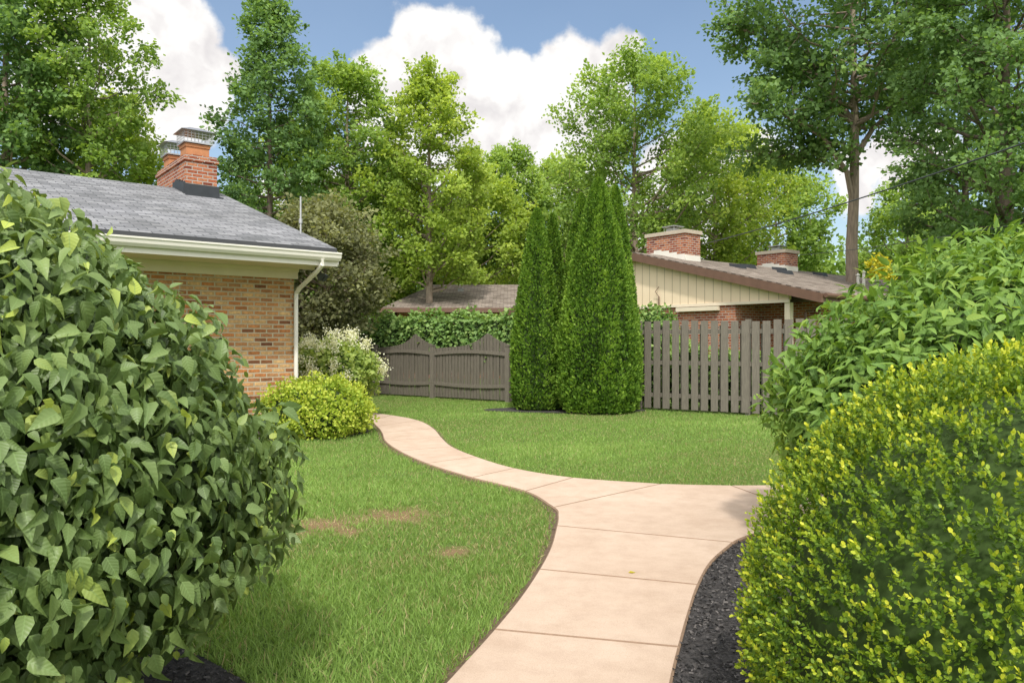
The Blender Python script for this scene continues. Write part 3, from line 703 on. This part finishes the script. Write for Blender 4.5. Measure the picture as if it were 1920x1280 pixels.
def tree(label, px, Y, top, bot, hw, prof, n, leaf, mat, seed, tr=.2, cpx=None, nb=44, rise=.55, spray=.34, bark='bark', name='broadleaf_tree', nsub=5, limbs=(), cat='tree', jit=1.0):
    n = int(n*1.2); leaf *= .86
    rng = np.random.default_rng(seed); x = gx(px, Y); Ht = gz(top, Y); cb = gz(bot, Y); R = hw*Y/FPX
    cx = gx(cpx, Y)-x if cpx else 0
    root = empty(name, (x, Y, 0), 0, label, cat)
    hs = np.linspace(0, 1, 12); tp = np.c_[cx*hs**1.8+rng.normal(size=12)*.05*R*.3*hs, rng.normal(size=12)*.06*hs, hs*Ht*.97]
    trr = tr*(1-hs*.93); trr[0] *= 1.35
    V, F = tubes_np([(tp, trr)], 9); npmesh('trunk', V, F, M[bark], root, None, True)
    def trunk_at(h):
        f = np.clip(h/(Ht*.97), 0, 1)*11; i = int(min(10, f)); u = f-i; return tp[i]*(1-u)+tp[i+1]*u, trr[i]*(1-u)+trr[i+1]*u
    segs = []; sub = []
    for i in range(nb):
        t = (i+rng.random())/nb; az = i*2.399+rng.uniform(-.4, .4); L = R*PROF[prof](t)*rng.uniform(.6, 1.12)
        he = cb+(Ht-cb)*t; h0 = max(cb*.72, he-L*rise*rng.uniform(.8, 1.3)); h0 = min(h0, Ht*.93)
        p0, r0 = trunk_at(h0); c_, _ = trunk_at(he)
        e = np.array([c_[0]+math.cos(az)*L, c_[1]+math.sin(az)*L, he])
        m1 = p0+(e-p0)*.4+np.array([0, 0, -.06*L])+rng.normal(size=3)*.05*L; m2 = p0+(e-p0)*.72+rng.normal(size=3)*.05*L
        rr = min(r0*.5, .03+.022*L)
        segs.append(([p0, m1, m2, e], [rr, rr*.7, rr*.45, rr*.15]))
        od = nz(e-p0)
        sub.append((m2, (e-m2)*1.15, 1.0))
        for k in range(nsub):
            u = rng.uniform(.3, .98); b_ = m1*(1-u)+m2*u if u < .5 else m2*(1-u)+e*u
            dv = nz(od*.7+rng.normal(size=3)*.65+np.array([0, 0, .18])); l = spray*R*rng.uniform(.5, 1.1)*(.6+.4*PROF[prof](t))+.25
            sub.append((b_, dv*l, 1.0)); segs.append(([b_, b_+dv*l*.5, b_+dv*l*.9], [rr*.3, rr*.2, rr*.07]))
    sub.append((tp[-2], tp[-1]-tp[-2]+np.array([0, 0, .3]), 1))
    for lpts, lr, lens in limbs:
        pts = [np.array([gx(a, Y)-x, dy, gz(b, Y)]) for a, b, dy in lpts]; segs.append((pts, np.linspace(lr, lr*.3, len(pts))))
        for q_ in range(lens):
            u = rng.uniform(.35, 1)*(len(pts)-1); i0 = int(min(u, len(pts)-2)); b_ = pts[i0]*(1-(u-i0))+pts[i0+1]*(u-i0)
            dv = nz(rng.normal(size=3)*np.array([1, 1, .5])+np.array([0, 0, .25])); l = rng.uniform(.6, 1.6)
            sub.append((b_, dv*l, 1.0)); segs.append(([b_, b_+dv*l*.5, b_+dv*l*.9], [.03, .02, .006]))
    V, F = tubes_np(segs, 5); npmesh('branches', V, F, M[bark], root, None, True)
    B = np.array([s[0] for s in sub]); S = np.array([s[1] for s in sub]); ns = len(B)
    wts = np.linalg.norm(S, axis=1)+.3; idx = rng.choice(ns, n, p=wts/wts.sum()); u = rng.random(n)*1.05
    cvar = rng.normal(size=ns)*.15; jr = jit*(.07*R*spray/.34+.14)*(1.2-.8*u)
    P = B[idx]+S[idx]*u[:, None]+rng.normal(size=(n, 3))*jr[:, None]*np.array([1, 1, .65])
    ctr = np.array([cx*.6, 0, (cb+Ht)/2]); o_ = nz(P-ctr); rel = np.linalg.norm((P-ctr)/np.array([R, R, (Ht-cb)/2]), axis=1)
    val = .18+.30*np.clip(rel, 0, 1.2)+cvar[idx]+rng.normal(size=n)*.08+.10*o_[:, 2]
    nn = nz(rng.normal(size=(n, 3))*.8+np.array([0, -.3, .8])+o_*.4); d = S[idx]/np.linalg.norm(S[idx], axis=1)[:, None]+rng.normal(size=(n, 3))*.8+np.array([0, 0, -.25])
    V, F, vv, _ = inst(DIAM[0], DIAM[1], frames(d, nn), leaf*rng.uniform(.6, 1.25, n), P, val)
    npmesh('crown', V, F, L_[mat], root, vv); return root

tree('dark leafy tree at the far left edge, tallest behind the grey roof', 10, 26, -160, 330, 120, 'oval', 22000, .21, 't_dark', 101, .25, nb=52)
tree('airy light green tree with see-through top, above the left end of the grey roof', 165, 27, -60, 370, 100, 'oval', 14000, .19, 't_mid', 102, .2, nb=46, spray=.34, jit=.9)
tree('medium green tree low behind the red brick chimney', 215, 31, 190, 420, 85, 'oval', 12000, .2, 't_lime', 103, .2)
tree('tall narrow spire-like tree right of the brick chimney', 505, 29, -5, 430, 112, 'spire', 16000, .19, 't_dark', 104, .2, nb=56, rise=.15, spray=.28, bark='barkdark', jit=.9)
tree('bushy tree filling the gap below the spire-like tree', 560, 36, 240, 520, 100, 'round', 15000, .22, 't_mid', 130, .2, nb=44)
tree('rounded green tree between the spire-like tree and the lime green tree', 650, 32, 122, 480, 95, 'oval', 20000, .2, 't_mid', 105, .22, nb=52, jit=.95)
tree('lime green pointed tree standing under the large cloud', 805, 31, 138, 520, 94, 'oval', 21000, .19, 't_lime', 106, .2, nb=58, spray=.32, jit=.9)
tree('broad yellow green tree low behind the ivy', 885, 40, 325, 590, 105, 'round', 18000, .24, 't_lime', 107, .18, nb=48)
tree('green tree low behind the dusky tree, left of the ivy', 730, 40, 310, 590, 100, 'round', 18000, .24, 't_mid', 117, .18, nb=46)
tree('small dark green tree behind the yellow green one, left of the arborvitae', 950, 44, 280, 520, 70, 'oval', 14000, .24, 't_mid', 108, .2)
tree('tall feathery green tree behind the arborvitae tips', 1190, 35, 105, 500, 148, 'oval', 27000, .21, 't_mid', 109, .25, nb=64, spray=.30, jit=1.0)
tree('dull green tree behind the arborvitae on their left', 1060, 46, 300, 560, 90, 'oval', 14000, .26, 't_mid', 110, .2)
tree('yellow green tree above the beige gable', 1340, 40, 225, 520, 120, 'oval', 20000, .23, 't_lime', 111, .22, nb=50)
tree('mid green tree beyond the far brick chimney', 1455, 46, 300, 540, 100, 'round', 15000, .26, 't_mid', 112, .22)
tree('tree beyond the vent pipes with pale gaps', 1700, 44, 345, 560, 90, 'oval', 11000, .24, 't_mid', 118, .22)
tree('large oak-like tree with a tall bare trunk and high wide crown', 1598, 27, -250, 205, 235, 'round', 31000, .22, 't_dark', 113, .27, cpx=1600, nb=64, rise=.35, spray=.24, jit=1.0,
     limbs=[([(1603, 400, 0), (1580, 325, -.3), (1530, 265, -.6), (1450, 225, -.8), (1385, 205, -.9)], .11, 34), ([(1600, 300, 0), (1645, 235, .3), (1700, 190, .5), (1750, 170, .6)], .12, 10),
            ([(1608, 240, 0), (1560, 150, .5), (1480, 70, .8), (1400, 30, 1)], .13, 26), ([(1605, 330, 0), (1555, 290, .8), (1480, 270, 1.2), (1420, 265, 1.4)], .08, 22)])
tree('dark dense tree filling the right edge above the shrubs', 1885, 21, -260, 470, 165, 'oval', 36000, .17, 't_dark', 114, .28, nb=68, spray=.3, bark='barkdark')
tree('dark tree partly behind the one at the right edge', 1810, 29, 60, 500, 85, 'oval', 13000, .2, 't_dark', 115, .25, nb=42, bark='barkdark')
tree('dusky grey green tree beside the end of the grey roof', 610, 19.5, 395, 640, 105, 'round', 17000, .13, 't_smoke', 116, .12, nb=50, name='smoke_tree')
tree('little lime green sapling right of the dusky tree', 722, 38, 475, 580, 48, 'round', 5000, .18, 't_lime', 119, .08, nb=26, name='young_tree')
tree('small yellow tree glowing low behind the neighbour roof', 1648, 40, 484, 560, 17, 'round', 900, .2, 'yellow', 120, .07, nb=12, name='yellow_tree')

rw = np.random.default_rng(77); C = []
for i in range(900):
    x = rw.uniform(-55, 55); Y = rw.uniform(54, 64); top = 8.6+2.0*math.sin(x*.23)+1.5*math.sin(x*.61+1)+rw.normal()*.5
    C.append((x, Y, rw.uniform(.25, 1)**.8*top))
C = np.array(C); k = 60; PP = np.repeat(C, k, 0)+rw.normal(size=(len(C)*k, 3))*np.array([1.2, .8, .7]); n = len(PP); PP[:, 2] = np.abs(PP[:, 2])
val = np.repeat(rw.random(len(C))*.4+.15, k)+rw.normal(size=n)*.08
V, F, vv, _ = inst(DIAM[0], DIAM[1], frames(rw.normal(size=(n, 3)), rw.normal(size=(n, 3))+np.array([0, -.5, 1])), .55*rw.uniform(.6, 1.2, n), PP, val)
tag(npmesh('distant_wood', V, F, L_['t_mid'], None, vv), 'far-off belt of green woodland closing the view behind the houses', 'wood', kind='stuff')

# ------------------------------------------------------------------ cables
def cable(a, b, sag, label, r):
    a, b = Vector(a), Vector(b); mb = MB(); k = 24
    mb.tube([(a.lerp(b, i/k)-a)-Vector((0, 0, sag*4*(i/k)*(1-i/k))) for i in range(k+1)], r, 5)
    o = mb.build('power_cable', M['cable']); o.location = a; tag(o, label, 'cable')
cable((gx(1308, 25), 25, gz(460, 25)), (gx(2150, 9), 9, gz(188, 9)), .12, 'long black overhead cable running up from the neighbour chimney to the right edge', .015)
cable((gx(1500, 27), 27, gz(478, 27)), (gx(2100, 12), 12, gz(385, 12)), .1, 'thin lower cable crossing in front of the tall bare trunk', .010)

V, F, vv, _ = inst(DIAM[0], DIAM[1], frames(np.array([[1., .2, 0]]), np.array([[0, 0, 1.]])), np.array([.05]), np.array([[0, 0, 0.]]), np.array([.7]))
o = npmesh('fallen_leaf', V, F, L_['yellow'], None, vv); g = gnd(1178, 1083); o.location = (g[0], g[1], .036); tag(o, 'single small yellow leaf lying on the concrete path', 'leaf')

# ------------------------------------------------------------------ light and sky
EL = 52
S = Vector((.06, -1, 0)).normalized()*math.cos(math.radians(EL)); S.z = math.sin(math.radians(EL))
sun = bpy.data.lights.new('sun', 'SUN'); sun.energy = 3.6; sun.angle = math.radians(4.0); sun.color = (1, .95, .87)
so = bpy.data.objects.new('sun', sun); COL.objects.link(so); so.rotation_euler = (-S).to_track_quat('-Z', 'Y').to_euler()
w = bpy.data.worlds.new('World'); scene.world = w; w.use_nodes = True; nt = w.node_tree; nt.nodes.clear()
out = N(nt, 'ShaderNodeOutputWorld'); sky = N(nt, 'ShaderNodeTexSky'); sky.sky_type = 'NISHITA'; sky.sun_disc = False
sky.sun_elevation = math.radians(EL); sky.sun_rotation = math.atan2(S.x, S.y); sky.air_density = 1.15; sky.dust_density = .9
bg = N(nt, 'ShaderNodeBackground'); bg.inputs[1].default_value = .15; nt.links.new(sky.outputs[0], bg.inputs[0])
tc = N(nt, 'ShaderNodeTexCoord').outputs['Generated']
nrmv = N(nt, 'ShaderNodeVectorMath', operation='NORMALIZE'); nt.links.new(tc, nrmv.inputs[0]); dirv = nrmv.outputs[0]
n1 = noise(nt, dirv, 10, 6, .55)
sub = N(nt, 'ShaderNodeVectorMath', operation='SUBTRACT'); nt.links.new(n1.outputs['Color'], sub.inputs[0]); sub.inputs[1].default_value = (.5, .5, .5)
sc_ = N(nt, 'ShaderNodeVectorMath', operation='SCALE'); nt.links.new(sub.outputs[0], sc_.inputs[0]); sc_.inputs['Scale'].default_value = .10
ad = N(nt, 'ShaderNodeVectorMath', operation='ADD'); nt.links.new(dirv, ad.inputs[0]); nt.links.new(sc_.outputs[0], ad.inputs[1])
blobs = [(200, 20, 150), (310, 90, 110), (270, 170, 110), (395, 130, 60), (170, 150, 130), (350, 200, 80),
         (795, 62, 78), (745, 140, 85), (850, 110, 90), (890, 165, 90), (800, 230, 130), (950, 210, 110), (930, 280, 120), (1040, 170, 80), (1080, 105, 52), (1150, 110, 68), (1110, 190, 90), (1050, 290, 110), (705, 180, 60),
         (1680, 300, 70), (1750, 270, 60), (1600, 340, 60), (1430, 290, 60), (600, 420, 120), (1300, 400, 140)]
cur = None
dirs = []
for px, py, r in blobs:
    v3 = Vector(((px-960)/FPX, 1, (640-py)/FPX)); l = v3.length; dirs.append((v3.normalized(), r/FPX/l**1.2))
for az, el, r in ((100, 30, .45), (140, 40, .45), (180, 22, .5), (225, 38, .45), (265, 30, .45), (300, 60, .4), (60, 60, .38), (180, 75, .45)):  # added clouds outside the view, beside, behind and overhead, as soft fill light
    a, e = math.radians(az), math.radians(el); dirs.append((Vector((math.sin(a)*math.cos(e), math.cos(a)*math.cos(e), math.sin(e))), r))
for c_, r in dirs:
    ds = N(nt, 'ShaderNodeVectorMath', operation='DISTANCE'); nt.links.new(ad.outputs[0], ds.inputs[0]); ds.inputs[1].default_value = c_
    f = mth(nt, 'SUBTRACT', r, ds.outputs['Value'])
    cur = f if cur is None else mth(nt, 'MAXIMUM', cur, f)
mr = N(nt, 'ShaderNodeMapRange', interpolation_type='SMOOTHSTEP'); nt.links.new(cur, mr.inputs[0]); mr.inputs[1].default_value = -.003; mr.inputs[2].default_value = .011
# thin high haze behind the cumulus
nh = noise(nt, dirv, 2.2, 4, .6)
hz = N(nt, 'ShaderNodeMapRange'); nt.links.new(nh.outputs[0], hz.inputs[0]); hz.inputs[1].default_value = .3; hz.inputs[2].default_value = .75; hz.inputs[3].default_value = .03; hz.inputs[4].default_value = .16
haze = N(nt, 'ShaderNodeBackground'); haze.inputs[0].default_value = (.62, .78, 1.0, 1); haze.inputs[1].default_value = 1.0
mh = N(nt, 'ShaderNodeMixShader'); nt.links.new(hz.outputs[0], mh.inputs[0]); nt.links.new(bg.outputs[0], mh.inputs[1]); nt.links.new(haze.outputs[0], mh.inputs[2])
sh = N(nt, 'ShaderNodeVectorMath', operation='ADD'); nt.links.new(ad.outputs[0], sh.inputs[0]); sh.inputs[1].default_value = (.008, 0, .024)
na = noise(nt, ad.outputs[0], 9, 4, .5); nb2 = noise(nt, sh.outputs[0], 9, 4, .5)
dm = N(nt, 'ShaderNodeMapRange'); nt.links.new(mth(nt, 'SUBTRACT', na.outputs[0], nb2.outputs[0]), dm.inputs[0]); dm.inputs[1].default_value = -.16; dm.inputs[2].default_value = .10
cc = ramp(nt, [(0, (.72, .69, .70)), (.35, (.88, .85, .84)), (.6, (.99, .97, .95)), (1, (1.0, 1.0, .98))], dm.outputs[0])
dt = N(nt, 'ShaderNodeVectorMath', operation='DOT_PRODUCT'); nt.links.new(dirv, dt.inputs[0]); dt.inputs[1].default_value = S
glow = mth(nt, 'MULTIPLY_ADD', mth(nt, 'MAXIMUM', dt.outputs['Value'], 0.0), 1.3, 1.06)  # clouds brightened towards the sun to strengthen the added fill
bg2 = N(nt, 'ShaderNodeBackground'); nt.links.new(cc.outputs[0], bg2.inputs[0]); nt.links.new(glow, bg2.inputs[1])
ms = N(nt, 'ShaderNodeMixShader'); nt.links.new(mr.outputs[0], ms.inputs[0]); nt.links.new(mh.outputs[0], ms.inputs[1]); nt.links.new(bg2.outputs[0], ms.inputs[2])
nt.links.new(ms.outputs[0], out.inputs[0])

scene.view_settings.view_transform = 'Standard'; scene.view_settings.look = 'None'; scene.view_settings.exposure = 0
cam = bpy.data.cameras.new('camera'); cam.lens = FPX/1920*36; cam.sensor_width = 36; cam.clip_end = 2000; cam.clip_start = .05
co_ = bpy.data.objects.new('camera', cam); COL.objects.link(co_); co_.location = (0, 0, EYE); co_.rotation_euler = (math.radians(90), 0, 0)
scene.camera = co_
